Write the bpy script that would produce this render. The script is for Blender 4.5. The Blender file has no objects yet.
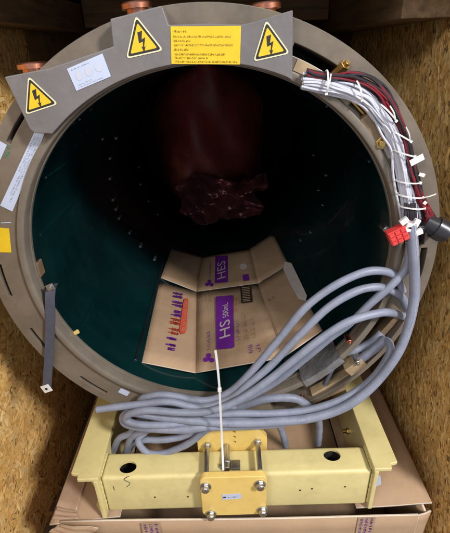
import bpy, bmesh, math, random
import numpy as np
from mathutils import Vector, Matrix
random.seed(7)
PI = math.pi
S = bpy.context.scene
COL = S.collection

# ------------------------------------------------------------------ camera
CAM = np.array([.0318, -.7206, .3647])
CR = np.array([0.99948645, -0.00757402, -0.03113648])
CU = np.array([0.03116059, 0.4563583, 0.88925031])
CF = np.array([-0.00747419, 0.88976386, -0.45635995])
FPX = 420.0
cd = bpy.data.cameras.new('camera')
cd.sensor_fit = 'HORIZONTAL'; cd.sensor_width = 36; cd.lens = FPX / 450 * 36
cd.clip_start = .02; cd.clip_end = 50
cam = bpy.data.objects.new('camera', cd); COL.objects.link(cam)
M4 = Matrix.Identity(4)
for i in range(3):
    M4[i][0] = CR[i]; M4[i][1] = CU[i]; M4[i][2] = -CF[i]; M4[i][3] = CAM[i]
cam.matrix_world = M4
S.camera = cam

# ------------------------------------------------------------------ light
w = bpy.data.worlds.new('World'); S.world = w; w.use_nodes = True
bg = w.node_tree.nodes['Background']
bg.inputs[0].default_value = (.80, .87, 1.0, 1); bg.inputs[1].default_value = .60
def area(name, loc, target, size, energy, col):
    l = bpy.data.lights.new(name, 'AREA'); l.shape = 'DISK'; l.size = size; l.energy = energy; l.color = col
    o = bpy.data.objects.new(name, l); COL.objects.link(o)
    o.location = loc
    o.rotation_euler = (Vector(target) - Vector(loc)).to_track_quat('-Z', 'Y').to_euler()
    return o
area('stand_in_lamp', (1.95, -2.0, 2.05), (0, 0, -.15), .48, 142, (1.0, .97, .95))
area('stand_in_lamp', (-1.25, -2.3, 1.9), (0, 0, -.2),   .9, 36, (1.0, .96, .92))  # fill lamp added to brighten the right wall
vs = S.view_settings
vs.view_transform = 'Standard'; vs.look = 'None'; vs.gamma = 1; vs.exposure = 0.0
vs.use_curve_mapping = False

# ------------------------------------------------------------------ helpers
def ray(u, v):
    return CF * FPX + CR * (u - 225) + CU * (266.5 - v)
def on(u, v, x=None, y=None, z=None):
    """point of the place seen at (u, v) of the photograph on the plane x / y / z = const"""
    d = ray(u, v)
    for i, c in enumerate((x, y, z)):
        if c is not None:
            t = (c - CAM[i]) / d[i]
    return Vector(CAM + d * t)
def oncyl(u, v, r):
    d = ray(u, v)
    a = d[0]**2 + d[2]**2; b = 2*(CAM[0]*d[0] + CAM[2]*d[2]); c = CAM[0]**2 + CAM[2]**2 - r*r
    t = (-b + math.sqrt(max(b*b - 4*a*c, 0))) / (2*a)
    return Vector(CAM + d * t)
def onplane(u, v, p, n):
    d = Vector(ray(u, v)); c = Vector(CAM)
    return c + d * ((p - c).dot(n) / d.dot(n))

def mesh(name, verts, faces, smooth=False):
    m = bpy.data.meshes.new(name)
    m.from_pydata([tuple(v) for v in verts], [], faces)
    bm = bmesh.new(); bm.from_mesh(m); bmesh.ops.recalc_face_normals(bm, faces=bm.faces); bm.to_mesh(m); bm.free()
    if smooth:
        for p in m.polygons: p.use_smooth = True
    return m
def link(name, m, mat, parent=None, label=None, cat=None, group=None, kind=None):
    o = bpy.data.objects.new(name, m); COL.objects.link(o)
    if m is not None and mat is not None and len(m.materials) == 0: m.materials.append(mat)
    if parent is not None:
        o.parent = parent
        if parent.type == 'EMPTY': o.location = -parent.location
    if label: o['label'] = label
    if cat: o['category'] = cat
    if group: o['group'] = group
    if kind: o['kind'] = kind
    return o
def thing(name, loc, label, cat, group=None):
    o = bpy.data.objects.new(name, None); COL.objects.link(o); o.location = loc
    o.empty_display_size = .05
    o['label'] = label; o['category'] = cat
    if group: o['group'] = group
    return o
class MB:
    def __init__(s): s.v = []; s.f = []
    def add(s, v, f):
        n = len(s.v); s.v += [Vector(q) for q in v]; s.f += [tuple(i + n for i in q) for q in f]; return s
    def box(s, a, b):
        x0, y0, z0 = a; x1, y1, z1 = b
        return s.add([(x0,y0,z0),(x1,y0,z0),(x1,y1,z0),(x0,y1,z0),(x0,y0,z1),(x1,y0,z1),(x1,y1,z1),(x0,y1,z1)],
                     [(0,3,2,1),(4,5,6,7),(0,1,5,4),(1,2,6,5),(2,3,7,6),(3,0,4,7)])
    def obox(s, c, ax, ay, az):
        c = Vector(c); ax = Vector(ax); ay = Vector(ay); az = Vector(az)
        v = [c + ax*i + ay*j + az*k for k in (-1,1) for i, j in ((-1,-1),(1,-1),(1,1),(-1,1))]
        return s.add(v, [(0,3,2,1),(4,5,6,7),(0,1,5,4),(1,2,6,5),(2,3,7,6),(3,0,4,7)])
    def prism(s, poly, off):
        """closed polygon (list of points) extruded by vector off"""
        n = len(poly); off = Vector(off)
        v = [Vector(p) for p in poly] + [Vector(p) + off for p in poly]
        return s.add(v, [tuple(range(n)), tuple(range(2*n-1, n-1, -1))] + [(i, (i+1) % n, n + (i+1) % n, n + i) for i in range(n)])
    def cyl(s, a, b, r, seg=16, r2=None, caps=True):
        a = Vector(a); b = Vector(b); d = (b - a).normalized()
        e = d.orthogonal().normalized(); f = d.cross(e)
        r2 = r if r2 is None else r2
        v = [a + (e*math.cos(2*PI*i/seg) + f*math.sin(2*PI*i/seg))*r for i in range(seg)] + \
            [b + (e*math.cos(2*PI*i/seg) + f*math.sin(2*PI*i/seg))*r2 for i in range(seg)]
        fs = [(i, (i+1) % seg, seg + (i+1) % seg, seg + i) for i in range(seg)]
        if caps: fs += [tuple(range(seg-1, -1, -1)), tuple(range(seg, 2*seg))]
        return s.add(v, fs)
    def tube(s, pts, r, seg=12, sub=7):
        P = spline(pts, sub); n = len(P)
        rr = r if callable(r) else (lambda t: r)
        t0 = (P[1] - P[0]).normalized(); e = t0.orthogonal().normalized()
        v = []; 
        for i, p in enumerate(P):
            t = (P[min(i+1, n-1)] - P[max(i-1, 0)]).normalized()
            e = (e - t * e.dot(t)).normalized(); f = t.cross(e); q = rr(i/(n-1))
            v += [p + (e*math.cos(2*PI*k/seg) + f*math.sin(2*PI*k/seg))*q for k in range(seg)]
        fs = [(i*seg + k, i*seg + (k+1) % seg, (i+1)*seg + (k+1) % seg, (i+1)*seg + k) for i in range(n-1) for k in range(seg)]
        fs += [tuple(range(seg-1, -1, -1)), tuple(range((n-1)*seg, n*seg))]
        return s.add(v, fs)
    def build(s, name, mat, parent=None, smooth=False, bevel=0, **k):
        o = link(name, mesh(name, s.v, s.f, smooth), mat, parent, **k)
        if bevel:
            b = o.modifiers.new('bevel', 'BEVEL'); b.width = bevel; b.segments = 2; b.limit_method = 'ANGLE'; b.angle_limit = math.radians(50)
            for p in o.data.polygons: p.use_smooth = True
            n = o.modifiers.new('wn', 'WEIGHTED_NORMAL'); n.keep_sharp = False
        elif smooth:
            try: o.data.set_sharp_from_angle(angle=math.radians(45))
            except Exception: pass
        return o
def spline(pts, sub=7):
    P = [Vector(p) for p in pts]
    if len(P) < 3: return P
    Q = [P[0]*2 - P[1]] + P + [P[-1]*2 - P[-2]]
    out = []
    for i in range(1, len(Q)-2):
        a, b, c, d = Q[i-1:i+3]
        for k in range(sub):
            t = k/sub
            out.append(.5*((2*b) + (c-a)*t + (2*a-5*b+4*c-d)*t*t + (3*b-a-3*c+d)*t**3))
    out.append(P[-1]); return out

def bake(o, cutters):
    """boolean-difference cutters (temporary objects) from o"""
    for c in cutters:
        m = o.modifiers.new('cut', 'BOOLEAN'); m.operation = 'DIFFERENCE'; m.object = c; m.solver = 'EXACT'
    bpy.context.view_layer.update()
    dg = bpy.context.evaluated_depsgraph_get()
    nm = bpy.data.meshes.new_from_object(o.evaluated_get(dg))
    o.modifiers.clear(); o.data = nm
    for c in cutters: bpy.data.objects.remove(c, do_unlink=True)

# ------------------------------------------------------------------ materials
def mat(name, col, rough=.5, metal=0, var=.15, vscale=12, bump=.0, bscale=60, dirt_or_glow=None, patch_scale=5, patch_amt=.5, coat=0, spec=.5, rvar=.1, alpha=1, stretch=(1,1,1), trans=0, corr=0, chips=None):
    m = bpy.data.materials.new(name); m.use_nodes = True
    nt = m.node_tree; N = nt.nodes; L = nt.links
    b = N['Principled BSDF']
    b.inputs['Metallic'].default_value = metal
    b.inputs['Coat Weight'].default_value = coat
    b.inputs['Specular IOR Level'].default_value = spec
    b.inputs['Alpha'].default_value = alpha
    b.inputs['Transmission Weight'].default_value = trans
    tc = N.new('ShaderNodeTexCoord'); mp = N.new('ShaderNodeMapping'); mp.inputs['Scale'].default_value = stretch
    L.new(tc.outputs['Object'], mp.inputs[0])
    nz = N.new('ShaderNodeTexNoise'); nz.inputs['Scale'].default_value = vscale; nz.inputs['Detail'].default_value = 6; nz.inputs['Roughness'].default_value = .65
    L.new(mp.outputs[0], nz.inputs[0])
    cr = N.new('ShaderNodeValToRGB')
    cr.color_ramp.elements[0].position = .3; cr.color_ramp.elements[1].position = .7
    cr.color_ramp.elements[0].color = tuple(max(c*(1-var), 0) for c in col) + (1,)
    cr.color_ramp.elements[1].color = tuple(min(c*(1+var), 1) for c in col) + (1,)
    L.new(nz.outputs[0], cr.inputs[0])
    out = cr.outputs[0]
    if dirt_or_glow:
        n2 = N.new('ShaderNodeTexNoise'); n2.inputs['Scale'].default_value = patch_scale; n2.inputs['Detail'].default_value = 9; n2.inputs['Roughness'].default_value = .7
        L.new(mp.outputs[0], n2.inputs[0])
        r2 = N.new('ShaderNodeValToRGB'); r2.color_ramp.elements[0].position = .5; r2.color_ramp.elements[1].position = .72
        r2.color_ramp.elements[1].color = (patch_amt,)*3 + (1,); r2.color_ramp.elements[0].color = (0,0,0,1)
        L.new(n2.outputs[0], r2.inputs[0])
        mx = N.new('ShaderNodeMix'); mx.data_type = 'RGBA'
        L.new(r2.outputs[0], mx.inputs[0]); L.new(out, mx.inputs[6]); mx.inputs[7].default_value = tuple(dirt_or_glow) + (1,)
        out = mx.outputs[2]
    if chips:
        n6 = N.new('ShaderNodeTexNoise'); n6.inputs['Scale'].default_value = 38; n6.inputs['Detail'].default_value = 4; n6.inputs['Roughness'].default_value = .6
        L.new(mp.outputs[0], n6.inputs[0])
        r6 = N.new('ShaderNodeValToRGB'); r6.color_ramp.elements[0].position = .735; r6.color_ramp.elements[1].position = .75
        L.new(n6.outputs[0], r6.inputs[0])
        m6 = N.new('ShaderNodeMix'); m6.data_type = 'RGBA'
        L.new(r6.outputs[0], m6.inputs[0]); L.new(out, m6.inputs[6]); m6.inputs[7].default_value = tuple(chips) + (1,)
        out = m6.outputs[2]
    L.new(out, b.inputs['Base Color'])
    mr = N.new('ShaderNodeMapRange'); mr.inputs[3].default_value = max(rough - rvar, .03); mr.inputs[4].default_value = min(rough + rvar, 1)
    L.new(nz.outputs[0], mr.inputs[0]); L.new(mr.outputs[0], b.inputs['Roughness'])
    if corr:
        wv = N.new('ShaderNodeTexWave'); wv.inputs['Scale'].default_value = corr; wv.inputs['Distortion'].default_value = .6; wv.inputs['Detail'].default_value = 1
        L.new(mp.outputs[0], wv.inputs[0])
        n4 = N.new('ShaderNodeTexNoise'); n4.inputs['Scale'].default_value = 9; n4.inputs['Detail'].default_value = 3
        L.new(mp.outputs[0], n4.inputs[0])
        b4 = N.new('ShaderNodeBump'); b4.inputs['Strength'].default_value = .35; b4.inputs['Distance'].default_value = .012
        L.new(n4.outputs[0], b4.inputs['Height'])
        b5 = N.new('ShaderNodeBump'); b5.inputs['Strength'].default_value = .08; b5.inputs['Distance'].default_value = .002
        L.new(wv.outputs['Fac'], b5.inputs['Height']); L.new(b4.outputs[0], b5.inputs['Normal']); L.new(b5.outputs[0], b.inputs['Normal'])
    elif bump:
        n3 = N.new('ShaderNodeTexNoise'); n3.inputs['Scale'].default_value = bscale; n3.inputs['Detail'].default_value = 5
        L.new(mp.outputs[0], n3.inputs[0])
        bp = N.new('ShaderNodeBump'); bp.inputs['Strength'].default_value = bump; bp.inputs['Distance'].default_value = .01
        L.new(n3.outputs[0], bp.inputs['Height']); L.new(bp.outputs[0], b.inputs['Normal'])
    return m

M = {}
M['epoxy'] = mat('grey_epoxy', (.155, .125, .094), .36, var=.24, vscale=11, bump=.06, bscale=45, dirt_or_glow=(.085,.065,.046), patch_amt=.65, patch_scale=9, rvar=.2, chips=(.30,.27,.23))
M['epoxyedge'] = mat('lip_epoxy', (.165, .138, .108), .30, var=.2, vscale=14, dirt_or_glow=(.09,.072,.055), patch_amt=.5)
M['plate'] = mat('grey_terminal_plate', (.150, .138, .136), .40, var=.14, vscale=10, bump=.04, bscale=120, dirt_or_glow=(.26,.25,.245), patch_amt=.3, patch_scale=22, chips=(.32,.31,.30))
M['recess'] = mat('brown_resin', (.17, .115, .065), .4, var=.35, vscale=16, bump=.2, bscale=30)
M['tan'] = mat('tan_laminate', (.36, .26, .15), .45, var=.2, vscale=22, dirt_or_glow=(.2,.13,.07), patch_amt=.6)
M['shell'] = mat('shell_epoxy', (.16, .14, .11), .5, var=.2, vscale=6, bump=.1)
M['bore'] = mat('dark_teal_liner', (.0012, .0145, .0155), .2, var=.5, vscale=5, bump=.05, bscale=9, coat=.35, rvar=.1, dirt_or_glow=(.006,.03,.03), patch_amt=.5, patch_scale=3)
M['rail'] = mat('dark_rail', (.006, .012, .014), .35, var=.3)
M['endshade'] = mat('bore_end_shade_black', (.006, .005, .006), .9, var=.3, spec=.05)  # near-black matte colour, the shade past the bore's far end
M['copper'] = mat('copper', (.62, .26, .16), .3, metal=1, var=.25, vscale=30, dirt_or_glow=(.25,.09,.05), patch_amt=.7)
M['brass'] = mat('brass', (.55, .36, .12), .3, metal=1, var=.25, vscale=30, dirt_or_glow=(.25,.15,.06), patch_amt=.7)
M['steel'] = mat('zinc_steel', (.50, .50, .50), .35, metal=1, var=.2, vscale=40, dirt_or_glow=(.22,.20,.18), patch_amt=.6, patch_scale=30)
M['darksteel'] = mat('dull_clip_metal', (.30, .31, .30), .4, metal=.7, var=.3)
M['yelpaint'] = mat('yellow_beam_paint', (.62, .525, .235), .45, var=.10, vscale=6, bump=.05, bscale=60, dirt_or_glow=(.42,.33,.15), patch_amt=.4, patch_scale=17, rvar=.15, chips=(.16,.13,.09))
M['yelplate'] = mat('yellow_clamp_paint', (.72, .51, .15), .42, var=.07, vscale=9, bump=.03, bscale=150, dirt_or_glow=(.5,.33,.08), patch_amt=.5, patch_scale=16, chips=(.18,.14,.09))
M['steelshade'] = mat('steel_inside_shade', (.03, .027, .024), .8, metal=0, var=.3, spec=.1)  # bare steel inside the beam, colour blackened for the shade in its holes
M['yelsticker'] = mat('yellow_sticker', (.70, .47, .015), .45, var=.08, vscale=20)
M['paleyel'] = mat('pale_sticker_border', (.72, .66, .42), .4, var=.05)
M['black'] = mat('black_print_and_shade', (.02, .018, .015), .5, var=.2)
M['browntext'] = mat('brown_print', (.38, .25, .02), .5, var=.2)
M['greytext'] = mat('grey_print', (.34, .37, .45), .5, var=.2)
M['palegrey'] = mat('pale_grey_print', (.50, .53, .62), .5, var=.1)
M['green'] = mat('green_marker', (.05, .28, .14), .5, var=.2)
M['white'] = mat('white_sticker', (.47, .53, .68), .4, var=.04, vscale=25)
M['whitepl'] = mat('white_nylon', (.68, .67, .65), .38, var=.05, vscale=40)
M['whitewire'] = mat('white_wire', (.52, .53, .60), .4, var=.1, vscale=40, dirt_or_glow=(.5,.48,.46), patch_amt=.4, patch_scale=30)
M['redwire'] = mat('red_wire', (.17, .008, .016), .35, var=.2)
M['blackwire'] = mat('black_wire', (.018, .015, .02), .35, var=.2)
M['redconn'] = mat('red_connector', (.62, .05, .045), .38, var=.12, vscale=30)
M['blackconn'] = mat('black_connector', (.022, .022, .027), .33, var=.2)
M['hose'] = mat('blue_grey_hose', (.205, .222, .285), .48, var=.18, vscale=25, bump=.02, bscale=200, dirt_or_glow=(.30,.31,.36), patch_amt=.3, patch_scale=45)
M['hoseprint'] = mat('pale_hose_print', (.33, .35, .42), .5, var=.1)
M['strap'] = mat('slate_strap', (.062, .068, .095), .55, var=.15, vscale=60, bump=.1, bscale=300)
M['card'] = mat('carton_brown', (.40, .268, .165), .75, var=.08, vscale=10, bump=.06, bscale=140, dirt_or_glow=(.30,.19,.11), patch_amt=.6, patch_scale=8, spec=.25, corr=60)
M['cardpink'] = mat('box_cardboard', (.40, .265, .16), .72, var=.08, vscale=8, bump=.06, bscale=120, dirt_or_glow=(.31,.205,.135), patch_amt=.6, patch_scale=6, spec=.25, corr=55)
M['cardedge'] = mat('carton_cut_edge', (.62, .53, .43), .85, var=.1, vscale=60)
M['paper'] = mat('torn_paper', (.50, .45, .42), .8, var=.08, vscale=30, bump=.1)
M['purple'] = mat('purple_print', (.15, .018, .27), .6, var=.1, vscale=30, spec=.25)
M['redprint'] = mat('red_print', (.52, .075, .04), .6, var=.12, vscale=40, spec=.25)
M['brownprint'] = mat('faded_print', (.24, .12, .085), .7, var=.2, vscale=40, spec=.2)
M['tape'] = mat('packing_tape', (.40, .27, .185), .25, var=.1, vscale=20, coat=.5)
M['plank'] = mat('rough_plank', (.20, .125, .062), .7, var=.45, vscale=5, bump=.3, bscale=40, stretch=(1, 12, 12))
M['planky'] = mat('rough_board', (.22, .14, .07), .7, var=.45, vscale=5, bump=.3, bscale=40, stretch=(12, 1, 12))
M['osbbase'] = mat('strand_board', (.34, .20, .075), .7, var=.35, vscale=25, bump=.3, bscale=50)
M['floor'] = mat('crate_floor_wood', (.22, .14, .07), .75, var=.4, vscale=6, bump=.3, stretch=(12,1,1))
M['film'] = mat('maroon_film', (.23, .042, .032), .4, var=.5, vscale=4, bump=.12, bscale=9, rvar=.1, dirt_or_glow=(.55,.19,.06), patch_amt=.9, patch_scale=2.0, coat=0, spec=.25)  # warm patches put a brown lit glow into the film's colour
M['clearfilm'] = mat('clear_film', (.30, .10, .11), .10, metal=.5, var=.4, vscale=8, coat=.6, alpha=1, rvar=.04)
M['foil'] = mat('silver_tape', (.34, .34, .35), .28, metal=.7, var=.2, bump=.5, bscale=40)

def attr_mat(name, rough=.6):
    m = bpy.data.materials.new(name); m.use_nodes = True
    N = m.node_tree.nodes; L = m.node_tree.links; b = N['Principled BSDF']
    a = N.new('ShaderNodeAttribute'); a.attribute_name = 'tint'
    tc = N.new('ShaderNodeTexCoord')
    nz = N.new('ShaderNodeTexNoise'); nz.inputs['Scale'].default_value = 110; nz.inputs['Detail'].default_value = 4
    L.new(tc.outputs['Object'], nz.inputs[0])
    cr = N.new('ShaderNodeValToRGB'); cr.color_ramp.elements[0].color = (.82,.78,.72,1); cr.color_ramp.elements[1].color = (1.12,1.12,1.12,1)
    cr.color_ramp.elements[0].position = .3; cr.color_ramp.elements[1].position = .7
    L.new(nz.outputs[0], cr.inputs[0])
    mx = N.new('ShaderNodeMix'); mx.data_type = 'RGBA'; mx.blend_type = 'MULTIPLY'; mx.inputs[0].default_value = 1
    L.new(a.outputs['Color'], mx.inputs[6]); L.new(cr.outputs[0], mx.inputs[7])
    L.new(mx.outputs[2], b.inputs['Base Color']); b.inputs['Roughness'].default_value = rough
    b.inputs['Specular IOR Level'].default_value = .3
    bp = N.new('ShaderNodeBump'); bp.inputs['Strength'].default_value = .2; bp.inputs['Distance'].default_value = .004
    L.new(nz.outputs[0], bp.inputs['Height']); L.new(bp.outputs[0], b.inputs['Normal'])
    return m
M['strand'] = attr_mat('wood_strands')

# ------------------------------------------------------------------ the crate
XL, XR, ZC, ZF, YB = -.575, .56, .56, -.97, 1.75
def wall(name, box, side):
    o = MB().box(*box).build(name, M['osbbase'], kind='structure')
    return o
wl = wall('wall_left', ((XL-.018, -.75, ZF), (XL, YB, ZC+.05)), 1)
wr = wall('wall_right', ((XR, -.155, ZF), (XR+.018, YB, ZC+.05)), -1)
wb = wall('wall_back', ((XL-.018, YB, ZF), (XR+.018, YB+.018, ZC+.05)), 0)
fl = MB().box((XL-.1, -1.6, ZF-.02), (XR+.1, YB+.05, ZF)).build('floor', M['floor'], kind='structure')
TINTS = [(.82,.52,.19), (.83,.55,.21), (.80,.48,.16), (.84,.60,.27), (.76,.45,.14), (.82,.53,.19), (.66,.38,.11)]
def strands(parent, x, sgn, ys, zs, n, seed, along=None, fine=1):
    rnd = random.Random(seed); v = []; f = []; cols = []
    for i in range(n):
        cy = rnd.uniform(*ys); cz = rnd.uniform(*zs)
        a = rnd.gauss(along[0], along[1]) if along else rnd.uniform(0, PI)
        ln = rnd.uniform(.012, .042); wd = rnd.uniform(.003, .0095)*fine; ln *= fine
        dy, dz = math.cos(a), math.sin(a)
        h = .0006 + .0022*i/n
        k = len(v); npt = 6
        prof = [(-1, rnd.uniform(-.6,.2)), (-.55, -1*rnd.uniform(.7,1)), (.6, -1*rnd.uniform(.7,1)), (1, rnd.uniform(-.5,.5)), (.5, rnd.uniform(.7,1)), (-.6, rnd.uniform(.7,1))]
        t1 = rnd.gauss(0, .0006); t2 = rnd.gauss(0, .0006)
        for (p, q) in prof:
            hh = max(h + t1*p + t2*q, .0002)
            v.append((x + sgn*hh, cy + dy*p*ln - dz*q*wd, cz + dz*p*ln + dy*q*wd))
        f.append(tuple(range(k, k+npt)) if sgn < 0 else tuple(range(k+npt-1, k-1, -1)))
        c = rnd.choice(TINTS); s = rnd.uniform(.88, 1.08)
        cols.append(tuple(q*s for q in c))
    m = bpy.data.meshes.new('wood_strands'); m.from_pydata(v, [], f)
    at = m.attributes.new('tint', 'FLOAT_COLOR', 'FACE')
    at.data.foreach_set('color', np.array([c + (1,) for c in cols], dtype=np.float32).ravel())
    link('wood_strands', m, M['strand'], parent, kind='stuff')
strands(wl, XL, 1, (-.3, .75), (ZF+.02, .56), 15000, 3, fine=.9)
strands(wr, XR, -1, (-.15, 1.2), (ZF+.02, .56), 26000, 5, along=(PI*.42, .45), fine=.7)
# ceiling of rough boards across the crate, carried by rails
cl = MB().box((XL-.05, .14, ZC+.022), (XR+.05, YB+.02, ZC+.04)).build('ceiling', M['planky'], kind='structure')
y = .15; k = 0
while y < YB-.05:
    wd = random.uniform(.12, .15)
    MB().box((XL-.04, y, ZC + random.uniform(0, .006)), (XR+.04, min(y+wd, YB), ZC+.021)).build('plank', M['plank'], cl, bevel=.002)
    y += wd + .006
MB().box((.43, .35, .415), (XR-.0035, YB-.002, .535)).build('rail', M['planky'], wr, bevel=.003)
MB().box((XL+.0035, .35, .44), (-.47, YB-.002, .53)).build('rail', M['planky'], wl, bevel=.003)
MB().box((-.465, 1.05, .455), (.425, 1.13, ZC-.003)).build('batten', M['plank'], cl, bevel=.003)
for xx in (-.36, .30):
    MB().box((xx-.045, YB-.045, ZF+.001), (xx+.045, YB-.001, ZC-.01)).build('batten', M['planky'], wb, bevel=.003)
MB().box((-.305, YB-.09, .36), (.2, YB-.047, .45)).build('batten', M['plank'], wb, bevel=.003)
# raking braces nailed to the left wall
MB().obox((XL+.02, .36, .12), (.016,0,0), (0,.028,.012), (0,-.16,.36)).build('brace', M['planky'], wl, bevel=.003)

# ------------------------------------------------------------------ the coil
RB, RL, RO, LEN = .348, .362, .4285, 1.28
coil = thing('gradient_coil', (0, .64, -.43), 'large hollow cylindrical coil with a grey end ring and dark teal bore', 'coil')
# -- end ring : polar height field with recessed slots and channels
radii = [RL, .366, .372, .379, .382, .388, .394, .399, .4030, .4104, .418, RO]
NA = 720
def depth(rm, a):      # rm mid radius of the cell, a degrees 0..360
    def inside(a0, a1): return (a - a0) % 360 < (a1 - a0) % 360
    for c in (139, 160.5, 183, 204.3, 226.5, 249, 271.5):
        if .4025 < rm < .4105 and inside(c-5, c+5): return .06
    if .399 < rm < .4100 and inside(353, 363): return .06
    if .3820 < rm < .4000 and inside(53.5, 69): return .14
    if .3655 < rm < .4040 and inside(4, 50): return .022
    if .3655 < rm < .4185 and inside(288, 341): return .055
    return 0
dep = [[depth((radii[j]+radii[j+1])/2, (i+.5)*360/NA) for j in range(len(radii)-1)] for i in range(NA)]
def pt(r, i, y): a = 2*PI*i/NA; return Vector((r*math.cos(a), y, r*math.sin(a)))
ring = MB(); floor_ = MB(); floor2_ = MB(); slot_ = MB()
for i in range(NA):
    for j in range(len(radii)-1):
        d = dep[i][j]; r0, r1 = radii[j], radii[j+1]
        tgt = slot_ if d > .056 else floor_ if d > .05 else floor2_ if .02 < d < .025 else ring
        tgt.add([pt(r0,i,d), pt(r1,i,d), pt(r1,i+1,d), pt(r0,i+1,d)], [(0,1,2,3)])
        dn = dep[(i+1) % NA][j]
        if dn != d: ring.add([pt(r0,i+1,d), pt(r1,i+1,d), pt(r1,i+1,dn), pt(r0,i+1,dn)], [(0,1,2,3)])
        if j+1 < len(radii)-1 and dep[i][j+1] != d:
            e = dep[i][j+1]; ring.add([pt(r1,i,d), pt(r1,i+1,d), pt(r1,i+1,e), pt(r1,i,e)], [(0,1,2,3)])
def weld(o):
    bm = bmesh.new(); bm.from_mesh(o.data); bmesh.ops.remove_doubles(bm, verts=bm.verts, dist=1e-5)
    bmesh.ops.recalc_face_normals(bm, faces=bm.faces); bm.to_mesh(o.data); bm.free()
er = ring.build('end_ring', M['epoxy'], coil); weld(er)
b = er.modifiers.new('bevel', 'BEVEL'); b.width = .0012; b.segments = 2; b.limit_method = 'ANGLE'; b.angle_limit = math.radians(60)
weld(floor_.build('recess_floor', M['recess'], coil)); weld(floor2_.build('recess_floor', M['plate'], coil)); weld(slot_.build('slot_floor', M['black'], coil, kind='stuff'))  # slot floors coloured black to put the shade into the slots
def lathe(name, prof, m, parent, seg=180, smooth=True, **k):
    mb = MB(); n = len(prof)
    v = [Vector((r*math.cos(2*PI*i/seg), y, r*math.sin(2*PI*i/seg))) for i in range(seg) for (r, y) in prof]
    f = [(i*n+j, i*n+j+1, ((i+1) % seg)*n+j+1, ((i+1) % seg)*n+j) for i in range(seg) for j in range(n-1)]
    o = link(name, mesh(name, v, f, smooth), m, parent, **k)
    if smooth:
        try: o.data.set_sharp_from_angle(angle=math.radians(35))
        except Exception: pass
    return o
lathe('inner_lip', [(RL, .0), (RL, -.006), (RL-.001, -.0078), (RL-.003, -.0085), (RB+.0035, -.0085), (RB+.001, -.007), (RB, -.0045), (RB, .017), (RB-.0012, .0175), (RB-.0012, .024)], M['epoxyedge'], coil)
lathe('outer_shell', [(RO, 0), (RO+.001, .002), (RO+.001, .028), (RO-.006, .034), (RO-.006, LEN-.03), (RO, LEN-.03), (RO, LEN), (RB, LEN)], M['shell'], coil)
lathe('bore_liner', [(RB-.0012, .0242), (RB-.0018, .0244), (RB-.0018, LEN)], M['bore'], coil)
def polar(r, adeg, y=0): a = math.radians(adeg); return Vector((r*math.cos(a), y, r*math.sin(a)))
lathe('bore_end_shade', [(RO-.002, LEN+.001), (RO-.002, LEN+.016), (.0005, LEN+.016), (.0005, LEN+.001), (RO-.002, LEN+.001)], M['endshade'], coil, smooth=False)  # added disc closing the far end, its darkness is painted shade
# rails along the bore floor
for a in (-124.5, -62):
    mb = MB(); t = polar(1, a+90)
    mb.obox(polar(RB-.0025, a, .66), t*.004, Vector((0,.59,0)), polar(.0022, a)); mb.build('rail', M['rail'], coil, bevel=.001)
for a in (-150, -168, 172, 152, 130, -38, -18, 6, 30, 52, 92):
    t = polar(1, a+90)
    MB().obox(polar(RB-.0024, a, .66), t*.0022, Vector((0,.60,0)), polar(.0012, a)).build('seam_strip', M['bore'], coil, bevel=.0006)
# clips around the liner
for (u, v, q) in ((117,138,1), (111,158,.9), (111,178,1.1), (114,199,1.1), (117,208,1.2), (120,217,1.2), (130,232,1.1), (141,245,1.2), (155,258,1.1), (139,167,.6), (141,184,.8), (149,201,.7), (158,214,.6), (103,139,.6),
                  (313,155,.6), (325,175,.7), (322,205,.5), (318,190,.5), (310,232,.6), (300,240,.5)):
    c = oncyl(u, v, RB-.0035); a = math.degrees(math.atan2(c.z, c.x)); t = polar(1, a+90)
    MB().obox(c, t*.0038*q, Vector((0,.0125*q,0)), polar(.0018, a)).build('clip', M['darksteel'], coil, bevel=.0008)

# -- terminal plate with three tabs
yF = -.03
def P2(u, v, y=yF): return on(u, v, y=y)
def arc(r, a0, a1, n, y=yF): return [polar(r, a0 + (a1-a0)*i/n, y) for i in range(n+1)]
Ltl, Ltr, Lbl = P2(4,77), P2(50,68), P2(29.5,129)
b1 = P2(113,46.5); Mtl, Mtr = P2(110,19), P2(162,5.5)
Rtl, Rtr, Rbr = P2(253,22), P2(293,10), P2(292.5,81)
Lbr = P2(46,128.5)
outer = [P2(35,133.5), Lbl, Ltl, Ltr, b1, Mtl, Mtr, P2(168.5,25)] + [P2(205,23.6), P2(243,24.5)] + [Rtl, Rtr, Rbr]
ang = lambda p: math.degrees(math.atan2(p.z, p.x))
inner = arc(.351, ang(Rbr), ang(Lbr), 40)[0:]
poly = outer + inner[1:]
pl = MB().prism(poly, (0, .0295, 0)).build('terminal_plate', M['plate'], coil, bevel=.0018)
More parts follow.
